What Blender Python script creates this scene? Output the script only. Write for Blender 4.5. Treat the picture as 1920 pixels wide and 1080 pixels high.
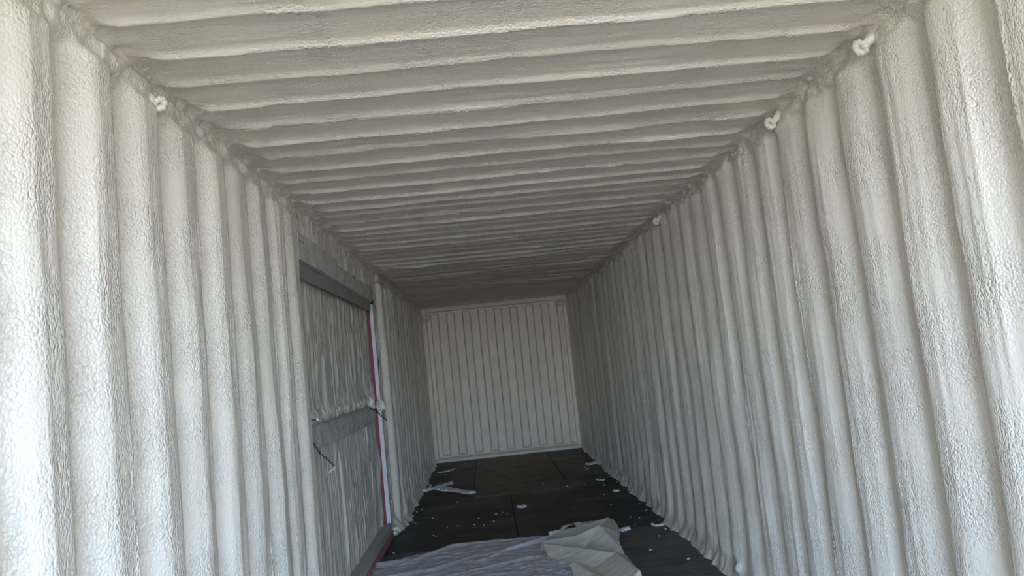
import bpy, bmesh, math, random
import numpy as np
from mathutils import Vector, Matrix

for o in list(bpy.data.objects): bpy.data.objects.remove(o)
SC = bpy.context.scene
COL = SC.collection

# ------------------------------------------------------------------ camera
W, H, D = 2.25, 2.270, 11.45           # foam to foam width, height, camera to end wall
CAMX, CAMZ = 0.918, 1.325
cd = bpy.data.cameras.new('camera'); cam = bpy.data.objects.new('camera', cd); COL.objects.link(cam)
r = Vector((0.9941849, 0.09817776, 0.04424368))      # container x axis in camera space (right, up, forward)
d = Vector((-0.03418638, -0.10185602, 0.99421157))   # container depth axis
u = Vector((-0.10211595, 0.98994266, 0.09790738))    # container vertical axis
right = Vector((r[0], d[0], u[0])); up = Vector((r[1], d[1], u[1])); fwd = Vector((r[2], d[2], u[2]))
m = Matrix((right, up, -fwd)).transposed()
cam.matrix_world = Matrix.Translation((CAMX, 0, CAMZ)) @ m.to_4x4()
cd.sensor_width = 36; cd.lens = 36 * 1437 / 1920; cd.clip_start = 0.02
SC.camera = cam

# ------------------------------------------------------------------ light
w = bpy.data.worlds.new('sky'); SC.world = w; w.use_nodes = True
_t = w.node_tree; bg = _t.nodes['Background']; bg.inputs[1].default_value = 1.0
_tc = _t.nodes.new('ShaderNodeTexCoord'); _sp = _t.nodes.new('ShaderNodeSeparateXYZ'); _rp = _t.nodes.new('ShaderNodeValToRGB')
_t.links.new(_tc.outputs['Generated'], _sp.inputs[0]); _t.links.new(_sp.outputs['Z'], _rp.inputs[0]); _t.links.new(_rp.outputs[0], bg.inputs[0])
for _p, _c in ((0.0, (3.1, 3.65, 4.1, 1)), (0.15, (0.85, 1.55, 2.65, 1)), (0.55, (0.25, 0.60, 1.35, 1))):
    _e = _rp.color_ramp.elements.new(_p); _e.color = _c
_rp.color_ramp.elements.remove(_rp.color_ramp.elements[0]); _rp.color_ramp.elements.remove(_rp.color_ramp.elements[-1])
sd = bpy.data.lights.new('sun', 'SUN'); sd.energy = 3.4; sd.angle = 0.009; sd.color = (1, 0.95, 0.86)
sun = bpy.data.objects.new('sun', sd); COL.objects.link(sun); sun.rotation_euler = (math.radians(25), math.radians(38), 0)
pd = bpy.data.lights.new('door_portal', 'AREA'); pd.shape = 'RECTANGLE'; pd.size = W; pd.size_y = H; pd.cycles.is_portal = True
po = bpy.data.objects.new('door_portal', pd); COL.objects.link(po); po.location = (W/2, -1.62, H/2); po.rotation_euler = (math.radians(90), 0, 0)
SC.view_settings.view_transform = 'Standard'; SC.view_settings.look = 'None'
SC.view_settings.gamma = 1; SC.view_settings.use_curve_mapping = False
SC.view_settings.exposure = 2.84
SC.cycles.max_bounces = 14; SC.cycles.diffuse_bounces = 9; SC.cycles.glossy_bounces = 4
SC.cycles.use_denoising = True; SC.cycles.adaptive_threshold = 0.02

# ------------------------------------------------------------------ noise in numpy
_rs = np.random.RandomState(7); TAB = _rs.rand(256, 256) * 2 - 1
def vn(a, b, seed=0):
    a = a + seed * 17.37; b = b + seed * 9.71
    ia = np.floor(a).astype(int); ib = np.floor(b).astype(int); fa = a - ia; fb = b - ib
    fa = fa*fa*fa*(fa*(fa*6-15)+10); fb = fb*fb*fb*(fb*(fb*6-15)+10)
    g = lambda i, j: TAB[(i + seed*13) & 255, (j + seed*29) & 255]
    return (g(ia,ib)*(1-fa)+g(ia+1,ib)*fa)*(1-fb)+(g(ia,ib+1)*(1-fa)+g(ia+1,ib+1)*fa)*fb
def fbm(a, b, seed=0, n=3):
    s = 0; k = 1.0
    for i in range(n): s = s + k*vn(a*2**i, b*2**i, seed+i); k *= 0.5
    return s
def sst(x, a, b):
    t = np.clip((x-a)/(b-a), 0, 1); return t*t*(3-2*t)

# ------------------------------------------------------------------ helpers
def tag(o, label=None, cat=None, group=None, kind=None):
    if label: o['label'] = label
    if cat: o['category'] = cat
    if group: o['group'] = group
    if kind: o['kind'] = kind
    return o
def mesh_obj(name, verts, faces, mat, parent=None, smooth=True, loc=None):
    me = bpy.data.meshes.new(name); me.from_pydata([tuple(v) for v in verts], [], [tuple(f) for f in faces])
    me.polygons.foreach_set('use_smooth', [smooth]*len(me.polygons))
    if mat: me.materials.append(mat)
    me.update()
    o = bpy.data.objects.new(name, me); COL.objects.link(o)
    if parent: o.parent = parent
    if loc: o.location = loc
    return o
def grid_obj(name, P, mat, parent=None, keep=None):
    """P is an (n, m, 3) array; keep an (n-1, m-1) mask of faces"""
    n, mm = P.shape[:2]
    idx = np.arange(n*mm).reshape(n, mm)
    q = np.stack([idx[:-1,:-1], idx[1:,:-1], idx[1:,1:], idx[:-1,1:]], -1)
    q = q[keep] if keep is not None else q.reshape(-1, 4)
    used = np.unique(q); remap = np.zeros(n*mm, int); remap[used] = np.arange(len(used))
    V = P.reshape(-1, 3)[used]; q = remap[q]
    me = bpy.data.meshes.new(name); me.vertices.add(len(V)); me.vertices.foreach_set('co', V.astype(np.float32).ravel())
    me.loops.add(q.size); me.loops.foreach_set('vertex_index', q.ravel().astype(np.int32))
    me.polygons.add(len(q)); me.polygons.foreach_set('loop_start', np.arange(0, q.size, 4, dtype=np.int32))
    me.polygons.foreach_set('use_smooth', np.ones(len(q), bool))
    me.materials.append(mat); me.update(calc_edges=True); me.validate()
    o = bpy.data.objects.new(name, me); COL.objects.link(o)
    if parent: o.parent = parent
    return o
def box(name, a, b, mat, parent=None, bevel=0.002, rough=0.0, seed=0, cuts=0):
    bm = bmesh.new(); bmesh.ops.create_cube(bm, size=1)
    for v in bm.verts:
        for k in range(3): v.co[k] = a[k] + (v.co[k]+0.5)*(b[k]-a[k])
    if cuts:
        long = [e for e in bm.edges if e.calc_length() > 0.2]
        bmesh.ops.subdivide_edges(bm, edges=long, cuts=cuts, use_grid_fill=True)
    if bevel and not cuts: bmesh.ops.bevel(bm, geom=bm.edges[:], offset=bevel, segments=2, affect='EDGES')
    if rough:
        rr = random.Random(seed)
        for v in bm.verts: v.co += Vector([rr.uniform(-rough, rough) for _ in range(3)])
    me = bpy.data.meshes.new(name); bm.to_mesh(me); bm.free(); me.materials.append(mat)
    o = bpy.data.objects.new(name, me); COL.objects.link(o)
    if parent: o.parent = parent
    return o
def tube(name, pts, rad, mat, parent=None, seg=10, close=False):
    pts = [Vector(p) for p in pts]; n = len(pts); V = []; F = []
    ref = Vector((0.3, 0.5, 0.81)).normalized()
    for i, p in enumerate(pts):
        t = (pts[(i+1) % n if close else min(i+1, n-1)] - pts[(i-1) % n if close else max(i-1, 0)]).normalized()
        a = t.cross(ref).normalized(); b = t.cross(a)
        rr = rad[i] if isinstance(rad, (list, tuple)) else rad
        for k in range(seg):
            an = 2*math.pi*k/seg; V.append(p + a*math.cos(an)*rr + b*math.sin(an)*rr)
    for i in range(n if close else n-1):
        j = (i+1) % n
        for k in range(seg): F.append((i*seg+k, i*seg+(k+1) % seg, j*seg+(k+1) % seg, j*seg+k))
    if not close: F.append(tuple(range(seg))[::-1]); F.append(tuple((n-1)*seg+k for k in range(seg)))
    return mesh_obj(name, V, F, mat, parent)

# ------------------------------------------------------------------ materials
class NT:
    def __init__(s, name):
        s.m = bpy.data.materials.new(name); s.m.use_nodes = True; s.t = s.m.node_tree
        s.b = s.t.nodes['Principled BSDF']; s.out = s.t.nodes['Material Output']
    def n(s, typ, **kw):
        nd = s.t.nodes.new(typ)
        for k, v in kw.items():
            if k in nd.inputs: nd.inputs[k].default_value = v
            else: setattr(nd, k, v)
        return nd
    def l(s, a, b): s.t.links.new(a, b)
    def coords(s, scale=(1,1,1)):
        tc = s.n('ShaderNodeTexCoord'); mp = s.n('ShaderNodeMapping'); mp.inputs['Scale'].default_value = scale
        s.l(tc.outputs['Object'], mp.inputs['Vector']); return mp.outputs[0]
    def noise(s, vec, scale, detail=3, rough=0.5, dist=0.0):
        nd = s.n('ShaderNodeTexNoise'); nd.inputs['Scale'].default_value = scale; nd.inputs['Detail'].default_value = detail
        nd.inputs['Roughness'].default_value = rough; nd.inputs['Distortion'].default_value = dist
        s.l(vec, nd.inputs['Vector']); return nd.outputs['Fac']
    def ramp(s, fac, stops):
        nd = s.n('ShaderNodeValToRGB'); e = nd.color_ramp.elements
        while len(e) < len(stops): e.new(0.5)
        for i, (p, c) in enumerate(stops): e[i].position = p; e[i].color = (*c, 1) if len(c) == 3 else c
        s.l(fac, nd.inputs[0]); return nd.outputs[0]
    def math(s, op, a, b):
        nd = s.n('ShaderNodeMath', operation=op)
        for i, x in enumerate((a, b)):
            if isinstance(x, (int, float)): nd.inputs[i].default_value = x
            else: s.l(x, nd.inputs[i])
        return nd.outputs[0]
    def mix(s, f, a, b):
        nd = s.n('ShaderNodeMix', data_type='RGBA')
        if isinstance(f, (int, float)): nd.inputs[0].default_value = f
        else: s.l(f, nd.inputs[0])
        for k, x in ((6, a), (7, b)):
            if isinstance(x, tuple): nd.inputs[k].default_value = (*x, 1)
            else: s.l(x, nd.inputs[k])
        return nd.outputs[2]
    def bump(s, h, strength, dist):
        nd = s.n('ShaderNodeBump'); nd.inputs['Strength'].default_value = strength; nd.inputs['Distance'].default_value = dist
        s.l(h, nd.inputs['Height']); return nd
def foam_mat(name, stretch=(1, 1, 1), base=(0.80, 0.74, 0.635), bumpd=0.0036, scale=158, rough=0.32):
    t = NT(name); v = t.coords(stretch); v0 = t.coords()
    wob = t.n('ShaderNodeTexNoise'); wob.inputs['Scale'].default_value = 30; t.l(v, wob.inputs['Vector'])
    mv = t.n('ShaderNodeMixRGB', blend_type='LINEAR_LIGHT'); mv.inputs[0].default_value = 0.005
    t.l(v, mv.inputs[1]); t.l(wob.outputs['Color'], mv.inputs[2])
    vo = t.n('ShaderNodeTexVoronoi', feature='F1'); vo.inputs['Scale'].default_value = scale; t.l(mv.outputs[0], vo.inputs['Vector'])
    n1 = t.noise(v, 140, 2, 0.55); n2 = t.noise(v0, 5.0, 2)
    h = t.math('SUBTRACT', t.math('MULTIPLY', n1, 0.7), t.math('MULTIPLY', vo.outputs['Distance'], vo.outputs['Distance']))
    amp = t.ramp(n2, [(0.35, (0.30,)*3), (0.62, (1.0,)*3)])
    h = t.math('MULTIPLY', h, amp)
    b = t.bump(h, 1.0, bumpd); t.l(b.outputs[0], t.b.inputs['Normal'])
    c = t.ramp(t.noise(v0, 1.7, 4), [(0.3, tuple(x*0.965 for x in base)), (0.7, tuple(min(1, x*1.03) for x in base))])
    t.l(c, t.b.inputs['Base Color'])
    t.b.inputs['Roughness'].default_value = rough; t.b.inputs['Specular IOR Level'].default_value = 0.8
    return t.m
M = {}
M['foam_wall'] = foam_mat('sprayed_foam_wall', (1, 1, 0.72))
M['foam_ceiling'] = foam_mat('sprayed_foam_ceiling', (0.75, 1, 1), bumpd=0.0034)
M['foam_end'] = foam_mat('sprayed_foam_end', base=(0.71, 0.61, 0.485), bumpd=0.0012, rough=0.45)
M['foam_lump'] = foam_mat('sprayed_foam_lump', bumpd=0.004, scale=50)
M['scrap'] = foam_mat('foam_scrap', base=(0.80, 0.78, 0.72), bumpd=0.002)

def steel_mat(name, base, rough=0.5, metallic=0.1, stain=(0.27, 0.26, 0.265)):
    t = NT(name); v = t.coords()
    n = t.noise(v, 7, 4, 0.6); n2 = t.noise(v, 60, 3)
    c = t.mix(t.ramp(n, [(0.45, (0, 0, 0)), (0.75, (0.7,)*3)]), base, stain)
    t.l(c, t.b.inputs['Base Color']); t.b.inputs['Metallic'].default_value = metallic
    t.b.inputs['Roughness'].default_value = rough
    t.l(t.bump(n2, 0.4, 0.002).outputs[0], t.b.inputs['Normal']); return t.m
M['lintel'] = steel_mat('grey_primed_steel', (0.76, 0.76, 0.70))
M['lintel_dark'] = steel_mat('stained_steel', (0.38, 0.37, 0.37), 0.45)
M['bar'] = steel_mat('dusty_steel_bar', (0.62, 0.615, 0.58), 0.5, 0.1)
M['wire'] = steel_mat('blackened_wire', (0.05, 0.05, 0.05), 0.4, 0.8, (0.03, 0.03, 0.03))
M['bolt'] = steel_mat('zinc_bolt', (0.12, 0.12, 0.12), 0.35, 0.8, (0.06, 0.06, 0.06))
def paint(name, base, speck=(0.6, 0.57, 0.5), lo=0.58, hi=0.72, rough=0.5):
    t = NT(name); v = t.coords(); n = t.noise(v, 45, 4, 0.65)
    t.l(t.mix(t.ramp(n, [(lo, (0, 0, 0)), (hi, (1, 1, 1))]), base, speck), t.b.inputs['Base Color'])
    t.b.inputs['Roughness'].default_value = rough; t.l(t.bump(n, 0.3, 0.002).outputs[0], t.b.inputs['Normal']); return t.m
M['red'] = paint('maroon_door_edge', (0.20, 0.018, 0.022), lo=0.62, hi=0.85)
M['pink'] = paint('red_sill_with_overspray', (0.42, 0.10, 0.10), lo=0.42, hi=0.75)
M['white_strip'] = paint('pale_plastic_strip', (0.66, 0.64, 0.64), (0.5, 0.48, 0.45))
M['sill_grey'] = paint('grey_sill_angle', (0.42, 0.41, 0.40), (0.6, 0.57, 0.53), 0.45, 0.8)

def panel_mat():
    t = NT('foam_dusted_door_panel'); v = t.coords((1, 1, 0.08)); v1 = t.coords()
    n = t.noise(v, 30, 4, 0.6); k = t.noise(t.coords((1, 1, 0.25)), 45, 3, 0.6)
    c = t.ramp(n, [(0.3, (0.42, 0.40, 0.35)), (0.5, (0.58, 0.55, 0.48)), (0.72, (0.78, 0.74, 0.66))])
    t.l(c, t.b.inputs['Base Color']); t.b.inputs['Roughness'].default_value = 0.4
    b = t.bump(k, 1.0, 0.006); t.l(b.outputs[0], t.b.inputs['Normal']); return t.m
M['panel'] = panel_mat()

def ply_mat(name, a, b, rough=0.42):
    t = NT(name); v = t.coords((0.35, 3.0, 1)); v1 = t.coords()
    n = t.noise(v, 6, 5, 0.62, 0.4); big = t.noise(v1, 1.6, 5, 0.6); fine = t.noise(t.coords((0.4, 5, 1)), 40, 3)
    c = t.ramp(n, [(0.32, a), (0.68, b)])
    gr = tuple(0.55*x + 0.028 for x in b)
    c = t.mix(t.ramp(big, [(0.48, (0, 0, 0)), (0.72, (0.8,)*3)]), c, tuple(0.75*x+0.008 for x in b))      # dusty wear
    dirt = t.noise(v1, 4.3, 6, 0.7)
    c = t.mix(t.ramp(dirt, [(0.34, (0.8,)*3), (0.46, (0, 0, 0))]), c, tuple(x*0.35 for x in a))
    t.l(c, t.b.inputs['Base Color'])
    t.b.inputs['Specular IOR Level'].default_value = 0.35
    t.l(t.ramp(big, [(0.3, (rough,)*3), (0.7, (rough+0.2,)*3)]), t.b.inputs['Roughness'])
    t.l(t.bump(t.math('ADD', fine, dirt), 0.35, 0.003).outputs[0], t.b.inputs['Normal']); return t.m
PLY = {'dark': ply_mat('plywood_dark', (0.014, 0.010, 0.0095), (0.036, 0.027, 0.026)),
       'red': ply_mat('plywood_reddish', (0.016, 0.010, 0.009), (0.032, 0.021, 0.019)),
       'brown': ply_mat('plywood_brown', (0.16, 0.135, 0.105), (0.25, 0.21, 0.165), 0.6),
       'grey': ply_mat('plywood_grey', (0.07, 0.063, 0.062), (0.14, 0.128, 0.122), 0.4)}

def film_mat(name, col, clear, rough=0.3):
    t = NT(name)
    t.b.inputs['Base Color'].default_value = (*col, 1); t.b.inputs['Roughness'].default_value = rough
    t.b.inputs['Specular IOR Level'].default_value = 0.6
    v = t.coords((0.5, 2.0, 1)); n = t.noise(v, 14, 4, 0.6, 0.8)
    t.l(t.bump(n, 0.6, 0.008).outputs[0], t.b.inputs['Normal'])
    tl = t.n('ShaderNodeBsdfTranslucent'); tl.inputs[0].default_value = (*col, 1)
    tr = t.n('ShaderNodeBsdfTransparent')
    m1 = t.n('ShaderNodeMixShader'); m1.inputs[0].default_value = 0.1; t.l(t.b.outputs[0], m1.inputs[1]); t.l(tl.outputs[0], m1.inputs[2])
    m2 = t.n('ShaderNodeMixShader'); t.l(m1.outputs[0], m2.inputs[1]); t.l(tr.outputs[0], m2.inputs[2])
    t.l(t.ramp(n, [(0.35, (clear-0.12,)*3), (0.65, (clear+0.1,)*3)]), m2.inputs[0])
    t.l(m2.outputs[0], t.out.inputs[0]); return t.m
M['film'] = film_mat('clear_plastic_film', (0.92, 0.90, 0.92), 0.26)
M['milky'] = film_mat('milky_plastic_film', (0.92, 0.88, 0.76), 0.12)

t = NT('pale_gravel'); v = t.coords(); c = t.ramp(t.noise(v, 3, 6), [(0.3, (0.44, 0.29, 0.17)), (0.7, (0.62, 0.43, 0.27))])
t.l(c, t.b.inputs['Base Color']); t.b.inputs['Roughness'].default_value = 0.9; M['gravel'] = t.m

# ------------------------------------------------------------------ ground outside the open end
g = mesh_obj('ground', [(-40, -60, -1.1), (40, -60, -1.1), (40, 30, -1.1), (-40, 30, -1.1)], [(0, 1, 2, 3)], M['gravel'])
tag(g, 'pale gravel ground outside the open end', kind='structure')

# ------------------------------------------------------------------ foam shell
Y0, Y1 = -1.6, D + 0.03
PW, PC = 0.2695, 0.2056
def periodic(knots, sig, n=2048):
    xs = np.linspace(0, 1, n, endpoint=False); p = np.interp(xs, [k[0] for k in knots], [k[1] for k in knots])
    f = np.fft.rfft(p); k = np.arange(len(f)); f *= np.exp(-2*(math.pi*k*sig)**2); return np.fft.irfft(f, n)
PROF_W = periodic([(0, 1), (0.19, 0.04), (0.25, 0), (0.44, 0.0), (0.62, 0.72), (0.76, 0.98), (0.9, 1.03), (1, 1)], 0.019)
PROF_L = periodic([(0, 1), (0.20, 0.06), (0.26, 0), (0.47, 0.0), (0.62, 0.80), (0.72, 1.0), (1, 1.0)], 0.014)
PROF_C = periodic([(0, 1), (0.13, 0.0), (0.42, 0.0), (0.80, 0.42), (0.91, 0.52), (0.965, 0.98), (1, 1)], 0.011)
def prof(P, t):
    t = (t % 1.0)*len(P); i = np.floor(t).astype(int) % len(P); f = t - np.floor(t)
    return P[i]*(1-f) + P[(i+1) % len(P)]*f
yy = np.concatenate([np.arange(Y0, 4.5, 0.0062), np.arange(4.5, Y1 + 0.009, 0.009)])
R = 0.04
DOOR0, DOOR1, DOORZ = 3.86, 6.64, 2.10
ENDY = 10.62                     # roof corrugation stops here

def wall_disp(side, z, y):
    """inward displacement of the foam on a side wall, z and y arrays of one shape"""
    sd_ = 3 if side == 'L' else 11
    ph = 1.612 if side == 'L' else 1.961
    k = np.floor((y - ph)/PW)
    wob = 0.005*vn(z*1.2, y*3.7, sd_) + 0.0022*vn(z*6, y*3.7, sd_+1)
    amp = ((0.060 if side == 'L' else 0.046) + 0.006*TAB[(k.astype(int)*7+sd_) & 255, 5]) * (1 + 0.10*vn(z*2.2, k*1.37, sd_+2))
    t = (y - ph + wob)/PW
    p = prof(PROF_L if side == 'L' else PROF_W, t)
    top = (2.165 if side == 'L' else 2.195) + 0.012*vn(y*9, z*0+0.3, sd_+4)
    mtop = 1 - sst(z, top-0.018, top+0.022)
    mf = 0.15 + 0.85*sst(z + 0.03*vn(y*8, z*5, sd_+35), 0.02, 0.17)
    x = amp*((p*mf + 0.7*(1-mf))*mtop + 0.62*(1-mtop))
    # foam passes: streaks running down the wall, lumps, soft swells
    x = x + 0.0020*fbm(y*34, z*1.6, sd_+5, 2) * (0.5 + 0.8*sst(vn(y*2.3, z*1.1, sd_+9), -0.2, 0.7))
    x = x + 0.0016*fbm(y*13, z*7, sd_+6, 3) + 0.003*vn(y*2.1, z*1.3, sd_+7)
    # second thin seam lines where the gun overlapped
    sel = TAB[(k.astype(int)*3+sd_) & 255, 40] > 0.15
    tt = (t % 1.0); c0 = 0.60 + 0.12*TAB[(k.astype(int)*5+sd_) & 255, 77] + 0.03*vn(z*2.7, k*1.9, sd_+12)
    x = x + np.where(sel, 0.0045*np.exp(-((tt-c0)/0.028)**2)*sst(vn(z*1.3, k*2.1, sd_+13), -0.4, 0.3), 0)
    # rough top rail band
    band = sst(z, 2.14, 2.20)
    x = x + band*(0.010*fbm(y*14, z*18, sd_+20, 3) + 0.006*vn(y*6, z*9, sd_+22))
    # foam runs out over the floor at the foot
    fl = np.clip(1 - z/0.12, 0, 1)**2.0
    foot = (0.034 + 0.020*vn(y*2.2, y*0, sd_+30) + 0.014*fbm(y*9, z*3, sd_+31, 3))
    near = np.clip(1 - z/0.34, 0, 1)**2*0.014*(1 + vn(y*7, z*4, sd_+33))
    x = x + fl*foot + near + np.clip(1 - z/0.20, 0, 1)*0.007*fbm(y*16, z*14, sd_+34, 2)
    # end of container: corner post, ridges flatten
    e = sst(y, D-0.32, D-0.22); x = x*(1-e) + e*(0.045 + 0.003*vn(y*9, z*9, sd_+40))
    if side == 'L':
        # flat rough foam around the door opening
        dz = sst(z, DOORZ-0.06, DOORZ)*sst(y, DOOR0-0.02, DOOR0+0.1)*(1-sst(y, DOOR1+0.1, DOOR1+0.25))
        ro = 0.008 + 0.010*fbm(y*18, z*6, 61, 3)
        x = x*(1-dz) + dz*ro
        dr = sst(y, DOOR1-0.05, DOOR1)*(1-sst(y, DOOR1+0.14, DOOR1+0.20))
        x = x*(1-dr) + dr*(0.006 + 0.009*fbm(y*30, z*16, 63, 3) + fl*0.05)
        dl = sst(y, DOOR0-0.075, DOOR0-0.03)*(1-sst(y, DOOR0+0.05, DOOR0+0.1))*(z < DOORZ+0.05)
        x = x*(1-dl) + dl*(0.020 + 0.006*fbm(y*30, z*22, 65, 3))
        # sprayed-over lump with a trailing run on the near wall
        for (cy, cz, sy, sz, hh) in ((2.015, 1.30, 0.016, 0.022, 0.016), (2.012, 1.20, 0.009, 0.075, 0.014), (1.965, 1.295, 0.010, 0.022, 0.014), (2.03, 1.25, 0.02, 0.03, 0.006)):
            x = x + hh*np.exp(-((y-cy)/sy)**2-((z-cz)/sz)**2)
    else:
        for (cy, cz, sy, sz, hh) in ((1.78, 0.86, 0.02, 0.05, 0.014), (1.80, 0.78, 0.013, 0.04, 0.012), (4.3, 0.09, 0.03, 0.03, 0.03)):
            x = x + hh*np.exp(-((y-cy)/sy)**2-((z-cz)/sz)**2)
    return x
def ceil_disp(xc, y):
    wob = 0.010*vn(xc*1.1, y*3.1, 50) + 0.004*vn(xc*5, y*4, 51) + 0.012*(vn(xc*0, y*2.3, 56))
    k = np.floor((y - 2.03 + 0)/PC)
    t = (y - 2.03 + wob)/PC; k = np.floor(t).astype(int)
    amp = 0.032 + 0.009*TAB[(k*11) & 255, 9] + 0.003*vn(xc*2, k*1.7, 52)
    p = prof(PROF_C, t)
    edge = np.minimum(xc, W-xc) + 0.02*vn(y*7, xc*5, 58) + 0.015*vn(y*23, xc*3, 59)
    me = sst(edge, 0.035, 0.13)
    e = 1 - sst(y, ENDY, ENDY+0.1)
    x = amp*(p*me*e) + 0.012*(1-me)*e
    x = x + 0.0022*fbm(y*40, xc*3, 53, 2) + 0.0014*fbm(y*12, xc*8, 54, 3) + 0.004*vn(y*2, xc*1.5, 55)
    # rough overlap seams on some ribs
    sel = TAB[(k*17) & 255, 33] > 0.35
    tt = t % 1.0
    x = x + np.where(sel, 0.007*np.exp(-((tt-0.90)/0.06)**2)*np.abs(fbm(xc*26, y*40, 57, 3))*me, 0)
    x = x + (1-me)*0.011*fbm(y*17, xc*17, 60, 3)
    for (cx_, cy_, sx, sy, hh) in ((1.06, 3.93, 0.05, 0.03, 0.016), (0.42, 6.55, 0.12, 0.04, 0.014)):
        x = x + hh*np.exp(-((y-cy_)/sy)**2-((xc-cx_)/sx)**2)
    return x

zs = np.concatenate([np.linspace(-0.02, 0.42, 56), np.linspace(0.42, 2.05, 150)[1:], np.linspace(2.05, H-R, 26)[1:]])
def section(side):
    """list of (x, z, nx, nz, weight of the ceiling displacement)"""
    L = [(0.0, z, 1.0, 0.0, 0.0) for z in zs]
    for a in np.linspace(0, 90, 12)[1:-1]:
        ra = math.radians(a); L.append((R-R*math.cos(ra), H-R+R*math.sin(ra), math.cos(ra), -math.sin(ra), a/90))
    if side == 'R': L = [(W-x, z, -nx, nz, c) for (x, z, nx, nz, c) in L]
    return np.array(L)
def wall_grid(side):
    S = section(side); x0, z0, nx, nz, cw = [S[:, i][:, None] for i in range(5)]
    Yg = yy[None, :] + 0*x0; Z = z0 + 0*Yg; X = x0 + 0*Yg
    dw = wall_disp(side, Z, Yg); dc = ceil_disp(X, Yg)
    dd = dw*(1-cw) + dc*cw
    return np.stack([X + nx*dd, Yg, Z + nz*dd], -1), Z
PL, ZL = wall_grid('L'); PR, ZR = wall_grid('R')
yc = 0.5*(yy[:-1]+yy[1:])[None, :]; zc = 0.5*(ZL[:-1, :-1]+ZL[1:, :-1])
keep = ~((yc > DOOR0) & (yc < DOOR1) & (zc < DOORZ-0.03))
wl = grid_obj('wall_left', PL, M['foam_wall'], keep=keep); wr = grid_obj('wall_right', PR[::-1], M['foam_wall'])
tag(wl, 'cream sprayed-foam ribbed wall on the left, with the steel-framed side door', kind='structure')
tag(wr, 'cream sprayed-foam ribbed wall on the right', kind='structure')
xs = np.linspace(R, W-R, 210)
Xc = xs[:, None] + 0*yy[None, :]; Yc = yy[None, :] + 0*Xc
dcc = ceil_disp(Xc, Yc)
PCg = np.stack([Xc, Yc, H - dcc], -1)
PCg = np.concatenate([PL[-1:], PCg, PR[-1:]], 0)
ce = grid_obj('ceiling', PCg, M['foam_ceiling']); tag(ce, 'cream sprayed-foam ribbed ceiling', kind='structure')

# returns of the foam into the door opening (thickness of the foamed wall)
def jamb(name, ycut, sgn):
    j = int(np.argmin(np.abs(yy-ycut))); n = int(np.sum(zs < DOORZ-0.02))
    A = PL[:n, j]; nn = 8
    G = np.zeros((nn, n, 3))
    for q in range(nn):
        f = q/(nn-1); G[q] = A; G[q, :, 0] = A[:, 0]*(1-f) - 0.075*f; G[q, :, 1] += sgn*0.012*math.sin(math.pi*f) + 0.003*np.sin(A[:, 2]*60+q)
    o = grid_obj(name, G, M['foam_wall'], parent=wl); return o
jamb('foam_return', DOOR0, 1)

# outer steel skin of the container, unseen, added to block light leaking in by the door
for nm_, a_, b_ in (('light_block_skin_1', (-0.16, Y0, -0.1), (-0.13, D+0.1, H+0.12)), ('light_block_skin_2', (W+0.13, Y0, -0.1), (W+0.16, D+0.1, H+0.12)), ('light_block_skin_3', (-0.16, Y0, H+0.09), (W+0.16, D+0.1, H+0.12)), ('light_block_skin_4', (-0.16, D+0.08, -0.1), (W+0.16, D+0.1, H+0.12))):
    _me = [(x, y, z) for x in (a_[0], b_[0]) for y in (a_[1], b_[1]) for z in (a_[2], b_[2])]
    tag(mesh_obj(nm_, _me, [(0, 1, 3, 2), (4, 6, 7, 5), (0, 4, 5, 1), (2, 3, 7, 6), (0, 2, 6, 4), (1, 5, 7, 3)], M['lintel'], smooth=False), 'unseen outer steel skin of the container, added to block light leaks', kind='structure')
# ------------------------------------------------------------------ end wall
yo = D
xe = np.linspace(-0.02, W+0.02, 460); ze = np.concatenate([np.linspace(-0.02, 0.12, 20), np.linspace(0.12, 2.10, 60)[1:], np.linspace(2.10, H+0.02, 40)[1:]])
XE, ZE = np.meshgrid(xe, ze, indexing='ij')
PE = 0.2360
PROF_E = periodic([(0, 0), (0.06, 1), (0.47, 1), (0.53, 0), (1, 0)], 0.012)
tt = (XE - 0.17 + 0.003*vn(ZE*1.4, XE*4, 70))/PE
pe = prof(PROF_E, tt)
ins = (XE > 0.17) & (XE < W-0.13)
pe = np.where(ins, pe, 0)
topz = 2.165; pe = pe*(1-sst(ZE, topz, topz+0.012))*sst(ZE, 0.075, 0.10)
dE = 0.034*pe + 0.0012*fbm(XE*22, ZE*6, 71, 3)
dE = dE + 0.040*sst(ZE, topz+0.03, topz+0.05) + 0.045*(1-sst(ZE, 0.035, 0.075)) + 0.01*(1-sst(ZE, 0.03, 0.05))*vn(XE*9, ZE*20, 74)
cor = (1-sst(XE, 0.10, 0.12)) + sst(XE, W-0.11, W-0.09); dE = np.maximum(dE, 0.03*np.clip(cor, 0, 1))
for (cx_, cz_) in ((0.10, 2.13), (W-0.14, 2.155)):
    dE = dE + 0.04*np.exp(-((XE-cx_)/0.06)**4-((ZE-cz_)/0.035)**4)
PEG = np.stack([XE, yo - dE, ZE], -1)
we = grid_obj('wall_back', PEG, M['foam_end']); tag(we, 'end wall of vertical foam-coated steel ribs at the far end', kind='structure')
# pale foam bead at its foot
n = 240; pts = []; bx = np.linspace(0.02, W-0.02, n)
rad = [0.026 + 0.006*float(vn(np.array(x*7.0), np.array(0.3), 80)) + 0.004*float(vn(np.array(x*25.0), np.array(0.7), 81)) for x in bx]
bd = tube('baseboard_back', [(x, D-0.055 + 0.006*math.sin(x*9), 0.018) for x in bx], rad, M['foam_lump'], seg=12)
tag(bd, 'pale foam bead along the foot of the end wall', kind='structure')

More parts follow.
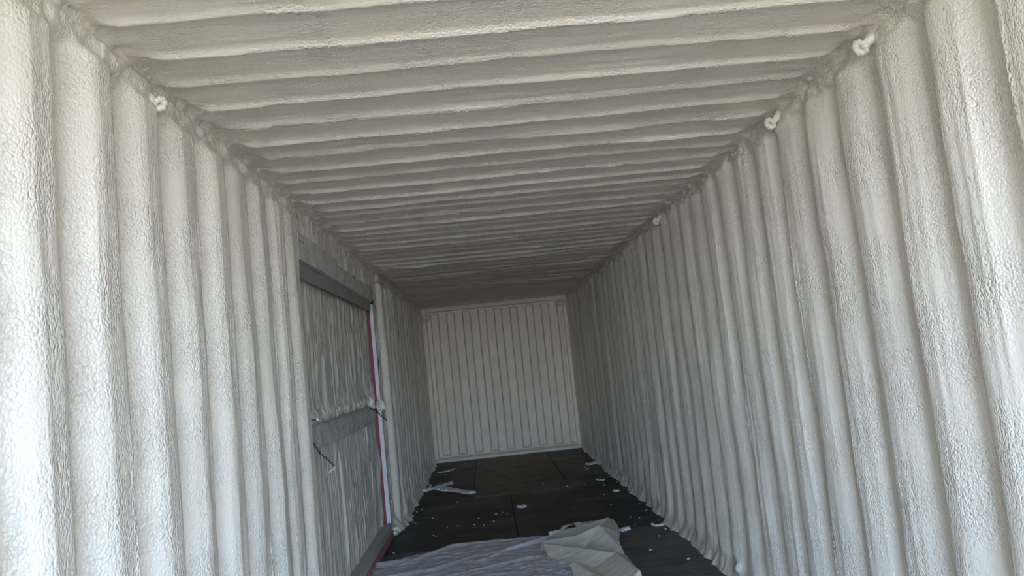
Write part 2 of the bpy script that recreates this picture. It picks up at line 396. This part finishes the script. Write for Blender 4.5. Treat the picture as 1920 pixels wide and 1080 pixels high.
# ------------------------------------------------------------------ floor of plywood sheets
fl = box('floor', (-0.1, Y0, -0.06), (W+0.1, D+0.05, -0.022), PLY['dark'], bevel=0)
tag(fl, 'dark worn plywood floor laid in sheets', kind='structure')
def sheet(x0, x1, y0, y1, kind, dz=0.0):
    o = box('plywood_sheet', (x0+0.003, y0+0.003, -0.022), (x1-0.003, y1-0.003, dz), PLY[kind], fl, bevel=0.0015); return o
sheet(-0.1, 0.655, 8.07, D+0.05, 'red'); sheet(0.655, 1.675, 8.07, D+0.05, 'brown', 0.001); sheet(1.675, W+0.1, 8.07, D+0.05, 'red')
sheet(-0.1, 1.04, 5.95, 8.07, 'dark'); sheet(1.04, W+0.1, 5.95, 8.07, 'dark', 0.0005)
sheet(-0.1, 1.04, 3.5, 5.95, 'grey'); sheet(1.04, W+0.1, 3.5, 5.95, 'grey', 0.0005)
sheet(-0.1, 1.04, Y0, 3.5, 'grey'); sheet(1.04, W+0.1, Y0, 3.5, 'grey')
# splintered bare reddish patch
t = NT('splintered_red_wood'); v = t.coords((0.5, 2.5, 1))
c = t.ramp(t.noise(v, 16, 4, 0.7), [(0.42, (0.03, 0.02, 0.018)), (0.55, (0.24, 0.10, 0.06)), (0.75, (0.36, 0.16, 0.095))])
t.l(c, t.b.inputs['Base Color']); t.b.inputs['Roughness'].default_value = 0.7; M['splint'] = t.m
rr = random.Random(5)
V = []; F = []
for (cx_, cy_, lx, ly) in [(1.60, 7.22, .10, .06), (1.72, 7.30, .13, .05), (1.86, 7.28, .12, .07), (1.98, 7.42, .10, .06), (2.07, 7.46, .07, .08), (1.68, 7.12, .05, .04), (2.12, 7.35, .05, .05)]:
    n0 = len(V); kk = 14; V.append((cx_, cy_, 0.004))
    for i in range(kk):
        a = 2*math.pi*i/kk; q = rr.uniform(0.6, 1.15); V.append((cx_+lx*math.cos(a)*q, cy_+ly*math.sin(a)*q, 0.0012))
    for i in range(kk): F.append((n0, n0+1+i, n0+1+(i+1) % kk))
sp = mesh_obj('splintered_patch', V, F, M['splint'], fl, smooth=False); sp['label'] = 'reddish splintered bare wood patch'

# ------------------------------------------------------------------ side door in the left wall
door = bpy.data.objects.new('door_1', None); COL.objects.link(door); door.location = (0, (DOOR0+DOOR1)/2, 0)
tag(door, 'foam-dusted ribbed side door in the left wall with a steel crossbar', kind='structure')
def dparent(o):
    o.parent = door; o.matrix_parent_inverse = Matrix.Translation(door.location).inverted(); return o
yp = np.arange(DOOR0-0.12, DOOR1-0.0, 0.006); zp = np.linspace(0.10, 2.05, 170)
YP, ZP = np.meshgrid(yp, zp, indexing='ij')
BARZ0, BARZ1 = 0.975, 1.115
dp = 0.0075*np.abs(np.sin(math.pi*(YP + 0.003*vn(ZP*3, YP*5, 91))/0.052))**0.7
dp = dp + 0.0035*fbm(YP*30, ZP*3, 92, 3)
dp = dp + 0.010*sst(fbm(YP*22, ZP*2.2, 93, 3), 0.55, 1.1) + 0.007*sst(vn(YP*26, ZP*5, 97), 0.45, 0.9)*sst(YP, 4.9, 5.6)
ds = 0
for (cy_, za, zb) in ((4.36, 0.12, 0.80), (4.95, 0.16, 0.86), (4.66, 1.15, 1.45)):
    ds = ds + 0.013*np.exp(-((YP-cy_-0.01*np.sin(ZP*4))/0.011)**2)*sst(ZP, za, za+0.05)*(1-sst(ZP, zb, zb+0.06))
rim = np.exp(-((ZP-BARZ1-0.03)/0.035)**2)*np.clip(fbm(YP*24, ZP*9, 95, 3)+0.25, 0, 2)*0.028
dp = dp + ds + rim
PN = np.stack([-0.062 + dp, YP, ZP], -1)
pn = grid_obj('door_panel', PN[::-1], M['panel']); dparent(pn); pn['label'] = 'finely ribbed panel with dripped foam'
# crossbar, slightly bulging strap sprayed with foam dust
yb = np.linspace(3.84, 6.44, 120); tb = np.linspace(0, 1, 22); YB, TB = np.meshgrid(yb, tb, indexing='ij')
zb_ = BARZ0 - 0.01 + (BARZ1-BARZ0)*TB + 0.006*vn(YB*5, TB*2, 98)
xb = -0.040 + 0.024*np.sqrt(np.clip(1-(2*TB-1)**10, 0, 1)) - 0.012*sst(np.abs(YB-5.2), 1.0, 1.4) + 0.002*fbm(YB*16, TB*6, 99, 2)
for cyb, sy_ in ((4.21, 0.035), (6.19, 0.06)): xb = xb - 0.015*np.exp(-((YB-cyb)/sy_)**2-((TB-0.5)/0.3)**2)
br = grid_obj('crossbar', np.stack([xb, YB, zb_], -1)[::-1], M['bar']); dparent(br); br['label'] = 'flat grey steel crossbar dusted with foam'
re_ = box('door_edge', (-0.066, DOOR1-0.035, 0.09), (-0.030, DOOR1-0.005, 1.97), M['red']); dparent(re_); re_['label'] = 'maroon red edge strip of the door'
s1 = box('edge_strip', (-0.026, DOOR1-0.05, 1.12), (0.004, DOOR1+0.012, 1.955), M['white_strip']); dparent(s1); s1['label'] = 'upper pale strip beside the red edge'
s2 = box('edge_strip', (-0.028, DOOR1-0.05, 0.015), (0.006, DOOR1+0.012, 1.055), M['white_strip']); dparent(s2); s2['label'] = 'lower pale strip beside the red edge'
sg = box('sill', (-0.085, DOOR0-0.1, 0.055), (0.012, DOOR1-0.035, 0.115), M['sill_grey'], bevel=0.004); dparent(sg); sg['label'] = 'grey sill angle'
sr = box('sill_face', (-0.085, DOOR0-0.1, -0.01), (0.020, DOOR1-0.035, 0.054), M['pink'], bevel=0.003); dparent(sr); sr['label'] = 'red lower face of the sill'

# lintel above the door
lt = bpy.data.objects.new('door_lintel', None); COL.objects.link(lt); lt.location = (0, 5.2, 1.96)
tag(lt, 'grey steel lintel plate above the side door in the left wall', 'beam')
def lpart(o): o.parent = lt; o.matrix_parent_inverse = Matrix.Translation(lt.location).inverted(); return o
def plate(name, y0, y1, z0, z1, xa, xb2, th, mat):
    """slightly leaning plate: bottom at xa, top at xb2"""
    n = 30; V = []; F = []
    for i in range(n):
        y = y0 + (y1-y0)*i/(n-1); wv = 0.002*math.sin(y*7+z0*20)
        for (z, x) in ((z0, xa), (z1, xb2)):
            V.append((x+wv, y, z)); V.append((x+wv-th, y, z))
    for i in range(n-1):
        a, b = i*4, i*4+4
        F += [(a, b, b+2, a+2), (a+1, a+3, b+3, b+1), (a, a+1, b+1, b), (a+2, b+2, b+3, a+3)]
    F += [(0, 2, 3, 1), ((n-1)*4, (n-1)*4+1, (n-1)*4+3, (n-1)*4+2)]
    return mesh_obj(name, V, F, mat, smooth=False)
lpart(plate('upper_plate', 3.93, 5.02, 1.968, 2.118, 0.028, 0.020, 0.006, M['lintel']))
p2 = lpart(plate('upper_plate', 4.98, 6.50, 1.968, 2.082, 0.022, 0.014, 0.006, M['lintel']))
lf = lpart(plate('lower_flange', 3.90, 6.45, 1.885, 1.960, 0.000, 0.008, 0.006, M['lintel_dark'])); lf['label'] = 'darker stained lower flange'
hk = lpart(plate('ledge', 3.90, 6.46, 1.958, 1.967, 0.016, 0.024, 0.04, M['lintel_dark']))
ep = box('end_cap', (0.010, 3.915, 1.968), (0.027, 3.926, 2.108), M['white_strip']); lpart(ep); ep['label'] = 'pale end cap facing the camera'

# foam lump over the gap of the pale strips
def lump(name, c, rad, mat, seed, amp=0.3, sub=4, sq=(1, 1, 1), parent=None):
    bm = bmesh.new(); bmesh.ops.create_icosphere(bm, subdivisions=sub, radius=1)
    for v in bm.verts:
        p = v.co.copy(); k = 1 + amp*float(vn(np.array(p.x*1.7+p.z*1.1), np.array(p.y*1.9+p.z*0.7), seed)) + amp*0.5*float(vn(np.array(p.x*4+p.z*2), np.array(p.y*4-p.z*2), seed+1))
        v.co = Vector((p.x*k*rad*sq[0], p.y*k*rad*sq[1], p.z*k*rad*sq[2]))
    for f in bm.faces: f.smooth = True
    me = bpy.data.meshes.new(name); bm.to_mesh(me); bm.free(); me.materials.append(mat)
    o = bpy.data.objects.new(name, me); COL.objects.link(o); o.location = c
    return o
lm = lump('foam_blob', (0.0, 6.60, 1.09), 0.05, M['foam_lump'], 4, 0.5, sq=(0.7, 0.9, 0.9)); dparent(lm)
lm = lump('foam_blob', (-0.03, 6.27, 1.13), 0.045, M['foam_lump'], 9, 0.5, sq=(0.6, 1.2, 0.9)); dparent(lm)
lm = lump('foam_blob', (0.02, 6.68, 0.03), 0.06, M['foam_lump'], 14, 0.4, sq=(0.8, 1.3, 0.6)); dparent(lm)

# wires and bolt at the crossbar
def twisted(name, pts, rad, mat, turns=9, off=0.003):
    P = [Vector(p) for p in pts]; V = []
    seg = []; n = 60
    L = [0]
    for a, b in zip(P[:-1], P[1:]): L.append(L[-1]+(b-a).length)
    def at(s):
        for i in range(len(P)-1):
            if s <= L[i+1]+1e-9: f = (s-L[i])/(L[i+1]-L[i]); return P[i].lerp(P[i+1], f)
        return P[-1]
    path = []
    for i in range(n):
        s = L[-1]*i/(n-1); c = at(s); a = turns*2*math.pi*i/(n-1)
        path.append(c + Vector((off*math.cos(a), 0, off*math.sin(a))))
    return tube(name, path, rad, mat, seg=8)
w1 = twisted('tie_wire', [(-0.01, 6.05, 1.10), (0.025, 6.10, 1.075), (0.060, 6.14, 1.03), (0.095, 6.18, 0.985)], 0.0038, M['wire'])
tag(w1, 'dark twisted wire poking out at the far end of the door crossbar', 'wire')
w2 = twisted('tie_wire', [(-0.01, 3.98, 1.055), (0.01, 3.99, 1.03), (0.035, 4.0, 0.975), (0.075, 4.02, 0.93), (0.098, 4.03, 0.900)], 0.0034, M['wire'])
hook = tube('wire_end', [(0.098, 4.03, 0.900), (0.100, 4.03, 0.893), (0.092, 4.03, 0.884), (0.075, 4.03, 0.876), (0.065, 4.03, 0.868)], 0.003, M['white_strip'], seg=8)
hook.parent = w2; hook['label'] = 'pale bent end of the wire'
tag(w2, 'dark bent wire hanging at the near end of the door crossbar', 'wire')
bo = bpy.data.objects.new('bolt', None); COL.objects.link(bo); bo.location = (0.0, 3.93, 1.145)
tag(bo, 'short dark bolt sticking out of the door panel just above the crossbar', 'bolt')
s_ = tube('shank', [(-0.05, 0, 0), (0.048, 0, 0.003)], 0.0045, M['bolt'], bo, seg=12)
hd_ = tube('head', [(0.046, 0, 0.003), (0.058, 0, 0.0035)], 0.010, M['white_strip'], bo, seg=6); hd_['label'] = 'pale foam-tipped bolt head'

# ------------------------------------------------------------------ foam-coated lashing rings in the upper corners
def ring(c, label, sgn, s=1.0):
    o = bpy.data.objects.new('lashing_ring', None); COL.objects.link(o); o.location = c
    tag(o, label, 'lashing ring', 'foam-coated lashing rings under the ceiling')
    pts = [(0.016*s*math.cos(a), 0.005*math.sin(a), 0.018*s*math.sin(a)) for a in np.linspace(0, 2*math.pi, 28, endpoint=False)]
    rd = [0.0118*s*(1+0.18*math.sin(3*i*0.7)+0.1*math.sin(i*1.9)) for i in range(28)]
    rg = tube('loop', pts, rd, M['foam_lump'], o, seg=12, close=True)
    st = tube('stem', [(sgn*0.070, 0.0, 0.050), (sgn*0.035, 0, 0.024), (sgn*0.016, 0, 0.008)], [0.026, 0.020, 0.013], M['foam_lump'], o, seg=12)
    return o
ring((2.185, 2.275, 2.195), 'foam-coated lashing ring in the upper right corner, nearest of the rings on that side', 1)
ring((2.187, 3.045, 2.200), 'foam-coated lashing ring in the upper right corner, second along that side', 1, 0.95)
ring((0.062, 2.165, 2.165), 'foam-coated lashing ring buried in the upper left corner', -1, 0.85)
ring((2.19, 5.20, 2.20), 'small foam-coated lashing ring far along the upper right corner', 1, 0.9)

# ------------------------------------------------------------------ plastic sheets on the floor
def inside(px, py, poly):
    c = np.zeros(px.shape, bool); n = len(poly)
    for i in range(n):
        x1, y1 = poly[i]; x2, y2 = poly[(i+1) % n]
        if y1 == y2: continue
        c ^= ((y1 > py) != (y2 > py)) & (px < (x2-x1)*(py-y1)/(y2-y1)+x1)
    return c
def segd(px, py, a, b):
    ax, ay = a; bx_, by_ = b; dx, dy = bx_-ax, by_-ay
    t = np.clip(((px-ax)*dx+(py-ay)*dy)/(dx*dx+dy*dy), 0, 1)
    return np.hypot(px-ax-t*dx, py-ay-t*dy), t
def film(name, poly, folds, mat, step, base, seed, wr=0.006, holes=()):
    xs_ = [p[0] for p in poly]; ys_ = [p[1] for p in poly]
    gx = np.arange(min(xs_)-step, max(xs_)+step, step); gy = np.arange(min(ys_)-step, max(ys_)+step, step)
    X, Y = np.meshgrid(gx, gy, indexing='ij')
    Z = base + wr*np.abs(fbm(X*5+Y*2, Y*9-X*3, seed, 3)) + wr*0.5*np.abs(vn(X*20, Y*28, seed+5))
    for (a, b, ha, hb, wd) in folds:
        dd, t_ = segd(X, Y, a, b); hh = ha + (hb-ha)*t_
        Z = np.maximum(Z, base + hh*np.clip(1-dd/wd, 0, 1)**1.15) + 0
    K = inside(0.25*(X[:-1,:-1]+X[1:,:-1]+X[:-1,1:]+X[1:,1:]), 0.25*(Y[:-1,:-1]+Y[1:,:-1]+Y[:-1,1:]+Y[1:,1:]), poly)
    for h in holes: K &= ~inside(X[:-1,:-1]+step/2, Y[:-1,:-1]+step/2, h)
    return grid_obj(name, np.stack([X, Y, Z], -1), mat, keep=K)
clear_poly = [(0.01, 5.612), (0.065, 5.675), (0.143, 5.75), (0.175, 5.73), (0.233, 5.80), (0.331, 5.82), (0.428, 5.86), (0.539, 5.99), (0.694, 6.031), (0.947, 5.994), (1.23, 5.953), (1.34, 5.98), (1.42, 5.85), (1.38, 5.5), (1.34, 4.6), (1.30, 4.0), (0.06, 4.1), (0.03, 5.0)]
cf = film('plastic_sheet', clear_poly,
    [((0.02, 5.60), (0.33, 5.70), 0.03, 0.015, 0.10), ((0.2, 5.55), (0.54, 5.97), 0.02, 0.02, 0.06), ((0.54, 5.97), (1.2, 5.93), 0.018, 0.012, 0.05),
     ((0.4, 5.3), (0.9, 5.75), 0.02, 0.008, 0.07), ((0.95, 5.62), (1.30, 5.88), 0.03, 0.028, 0.05), ((0.82, 5.5), (1.0, 5.68), 0.014, 0.03, 0.04),
     ((0.1, 5.2), (0.6, 5.45), 0.03, 0.006, 0.08), ((0.5, 5.1), (1.1, 5.35), 0.012, 0.02, 0.06), ((0.2, 4.9), (0.9, 5.05), 0.02, 0.01, 0.08)],
    M['film'], 0.008, 0.006, 120, 0.010)
tag(cf, 'clear wrinkled plastic film spread flat across the dark plywood floor', 'plastic sheet')
milk_poly = [(1.185, 5.558), (1.177, 5.35), (1.219, 5.245), (1.252, 5.094), (1.301, 4.968), (1.323, 4.835), (1.33, 4.3), (1.66, 4.2), (1.669, 4.689), (1.68, 4.905), (1.683, 5.146), (1.69, 5.25), (1.739, 5.483), (1.783, 5.841), (1.785, 6.05), (1.77, 6.16), (1.691, 6.23), (1.509, 6.19), (1.40, 6.10), (1.33, 5.96), (1.27, 5.93), (1.263, 5.80), (1.30, 5.70)]
hole = [(1.405, 6.03), (1.47, 6.10), (1.52, 6.06), (1.50, 5.98), (1.44, 5.92), (1.40, 5.95)]
mf = film('plastic_sheet', milk_poly,
    [((1.19, 5.545), (1.43, 5.50), 0.045, 0.07, 0.22), ((1.43, 5.50), (1.60, 5.47), 0.07, 0.13, 0.26), ((1.60, 5.47), (1.66, 5.1), 0.13, 0.06, 0.22),
     ((1.19, 5.50), (1.62, 4.92), 0.045, 0.07, 0.15), ((1.62, 4.92), (1.66, 4.4), 0.07, 0.09, 0.16), ((1.34, 5.85), (1.74, 6.02), 0.03, 0.06, 0.12),
     ((1.74, 6.02), (1.72, 5.5), 0.06, 0.05, 0.10), ((1.26, 5.86), (1.44, 5.90), 0.04, 0.04, 0.05), ((1.39, 6.05), (1.53, 6.13), 0.03, 0.03, 0.04), ((1.18, 5.55), (1.19, 5.30), 0.05, 0.04, 0.05),
     ((1.45, 4.5), (1.35, 4.9), 0.03, 0.05, 0.1)],
    M['milky'], 0.008, 0.020, 131, 0.006, holes=[hole])
tag(mf, 'milky folded plastic sheet heaped over the right end of the clear film', 'plastic sheet')

# ------------------------------------------------------------------ foam scraps and crumbs
def scrap(name, pts, ws, th, label, z=0.002, mat=None, group=None, seed=0):
    """long irregular slab along pts (x, y) with half widths ws"""
    rr = random.Random(seed); P = []
    sub = 6
    for i in range(len(pts)-1):
        for k in range(sub):
            f = k/sub; P.append((pts[i][0]*(1-f)+pts[i+1][0]*f, pts[i][1]*(1-f)+pts[i+1][1]*f, ws[i]*(1-f)+ws[i+1]*f))
    P.append((*pts[-1], ws[-1])); V = []; F = []; n = len(P)
    for i, (x, y, h) in enumerate(P):
        a = P[max(i-1, 0)]; b = P[min(i+1, n-1)]; tx, ty = b[0]-a[0], b[1]-a[1]; L = math.hypot(tx, ty) or 1; nx, ny = -ty/L, tx/L
        h1 = h*rr.uniform(0.75, 1.2); h2 = h*rr.uniform(0.75, 1.2); tz = th*rr.uniform(0.75, 1.15)
        V += [(x-nx*h1, y-ny*h1, z), (x-nx*h1*0.9, y-ny*h1*0.9, z+tz*0.7), (x+rr.uniform(-.2, .2)*h*nx, y, z+tz), (x+nx*h2*0.9, y+ny*h2*0.9, z+tz*0.7), (x+nx*h2, y+ny*h2, z)]
    for i in range(n-1):
        a, b = i*5, i*5+5
        for k in range(5): F.append((a+k, a+(k+1) % 5, b+(k+1) % 5, b+k))
    F.append((4, 3, 2, 1, 0)); F.append(tuple((n-1)*5+k for k in range(5)))
    o = mesh_obj(name, V, F, mat or M['scrap'], smooth=False)
    tag(o, label, 'foam scrap', group); return o
FG = 'trimmed foam strips on the left of the far floor'
scrap('foam_strip', [(0.10, 8.83), (0.18, 8.95), (0.28, 9.06), (0.39, 9.20)], [.035, .035, .03, .028], 0.03, 'straight pale foam strip lying against the left wall at the far end', group=FG, seed=1)
scrap('foam_strip', [(0.235, 8.83), (0.30, 8.86), (0.40, 8.70), (0.50, 8.55), (0.64, 8.33)], [.02, .085, .045, .035, .045], 0.028, 'pale foam strip with a wide torn end, nearer of the two at the far left', group=FG, seed=2)
scrap('foam_scrap', [(1.80, 5.86), (1.87, 5.90)], [.025, .026], 0.02, 'bright white oblong foam offcut beside the milky plastic sheet', seed=3)
scrap('foam_scrap', [(2.06, 5.96), (2.085, 5.90), (2.12, 5.90), (2.15, 5.95)], [.012, .02, .02, .012], 0.012, 'curved white foam chip on the floor near the right wall', seed=4)
scrap('foam_scrap', [(2.165, 5.79), (2.195, 5.80), (2.225, 5.84)], [.012, .018, .012], 0.012, 'white foam flake just left of the torn skin at the right wall foot', seed=5)
scrap('foam_skin', [(2.21, 5.86), (2.25, 5.80), (2.31, 5.70)], [.03, .05, .05], 0.018, 'torn flap of white foam skin at the foot of the right wall', seed=6)
scrap('foam_scrap', [(2.215, 5.08), (2.235, 5.0), (2.27, 4.96)], [.012, .014, .012], 0.016, 'thin bright foam shaving at the foot of the right wall, nearest the camera', seed=7)
scrap('foam_scrap', [(1.085, 7.27), (1.125, 7.22), (1.15, 7.27)], [.012, .024, .03], 0.02, 'small knobbly foam scrap in the middle of the dark floor', seed=8)
scrap('foam_scrap', [(2.03, 9.60), (2.09, 9.55), (2.14, 9.62), (2.17, 9.70)], [.02, .045, .04, .03], 0.02, 'crumpled foam scrap on the far reddish plywood near the right wall', seed=9)
scrap('foam_scrap', [(1.985, 8.34), (2.04, 8.25)], [.018, .02], 0.014, 'short foam sliver by the seam before the far right plywood sheet', seed=10)
scrap('foam_scrap', [(2.04, 7.56), (2.08, 7.52)], [.02, .02], 0.014, 'pale foam flake on the splintered reddish patch', seed=11)
scrap('foam_scrap', [(0.13, 9.22), (0.15, 9.0)], [.02, .02], 0.02, 'small upright-lying foam piece behind the straight strip at the far left', seed=12)
scrap('foam_scrap', [(0.16, 10.3), (0.26, 10.35), (0.36, 10.5)], [.05, .04, .03], 0.012, 'thin foam smear on the floor by the far left corner', seed=13)

base = None
def crumb(x, y, s, rz):
    global base
    if base is None:
        bm = bmesh.new(); bmesh.ops.create_icosphere(bm, subdivisions=2, radius=1); rr = random.Random(2)
        for v in bm.verts: v.co *= rr.uniform(0.75, 1.2); v.co.z *= 0.6
        me = bpy.data.meshes.new('foam_crumb'); bm.to_mesh(me); bm.free(); me.materials.append(M['scrap']); base = me
    o = bpy.data.objects.new('foam_crumb', base); COL.objects.link(o)
    o.location = (x, y, 0.001 + s*0.5); o.scale = (s, s*1.5, s); o.rotation_euler = (0, 0, rz)
    tag(o, 'tiny white foam crumb scattered on the dark plywood floor', 'foam crumb', 'foam crumbs on the plywood floor')
rr = random.Random(41)
known = [(0.09, 5.98, .012), (0.88, 7.05, .013), (0.69, 6.69, .013), (2.21, 8.5, .014), (2.0, 7.95, .014), (2.18, 5.93, .011), (2.12, 5.76, .010), (2.15, 5.70, .009), (2.03, 5.58, .008), (1.89, 5.22, .011), (2.06, 4.9, .013), (2.0, 9.2, .014), (1.64, 8.12, .014), (2.2, 7.3, .012), (0.94, 7.1, .009), (0.98, 7.0, .008), (0.55, 6.72, .008), (0.46, 6.70, .008), (0.36, 6.45, .008), (0.38, 6.41, .007), (2.17, 9.1, .014), (2.05, 8.9, .012), (1.96, 6.3, .008), (1.9, 6.9, .008), (2.13, 6.5, .009), (0.12, 7.6, .013), (0.10, 7.4, .013), (0.16, 7.7, .011), (0.5, 7.9, .010), (0.3, 7.2, .009)]
for x, y, s in known: crumb(x, y, s*0.7, rr.uniform(0, 3))
for i in range(45):
    k = rr.random()
    x = 0.09 + abs(rr.gauss(0, 0.22)) if k < 0.35 else (2.16 - abs(rr.gauss(0, 0.22)) if k < 0.75 else rr.uniform(0.2, 2.1))
    y = rr.uniform(5.9, 10.9)
    crumb(min(max(x, .09), 2.17), y, rr.uniform(.003, .007), rr.uniform(0, 3))
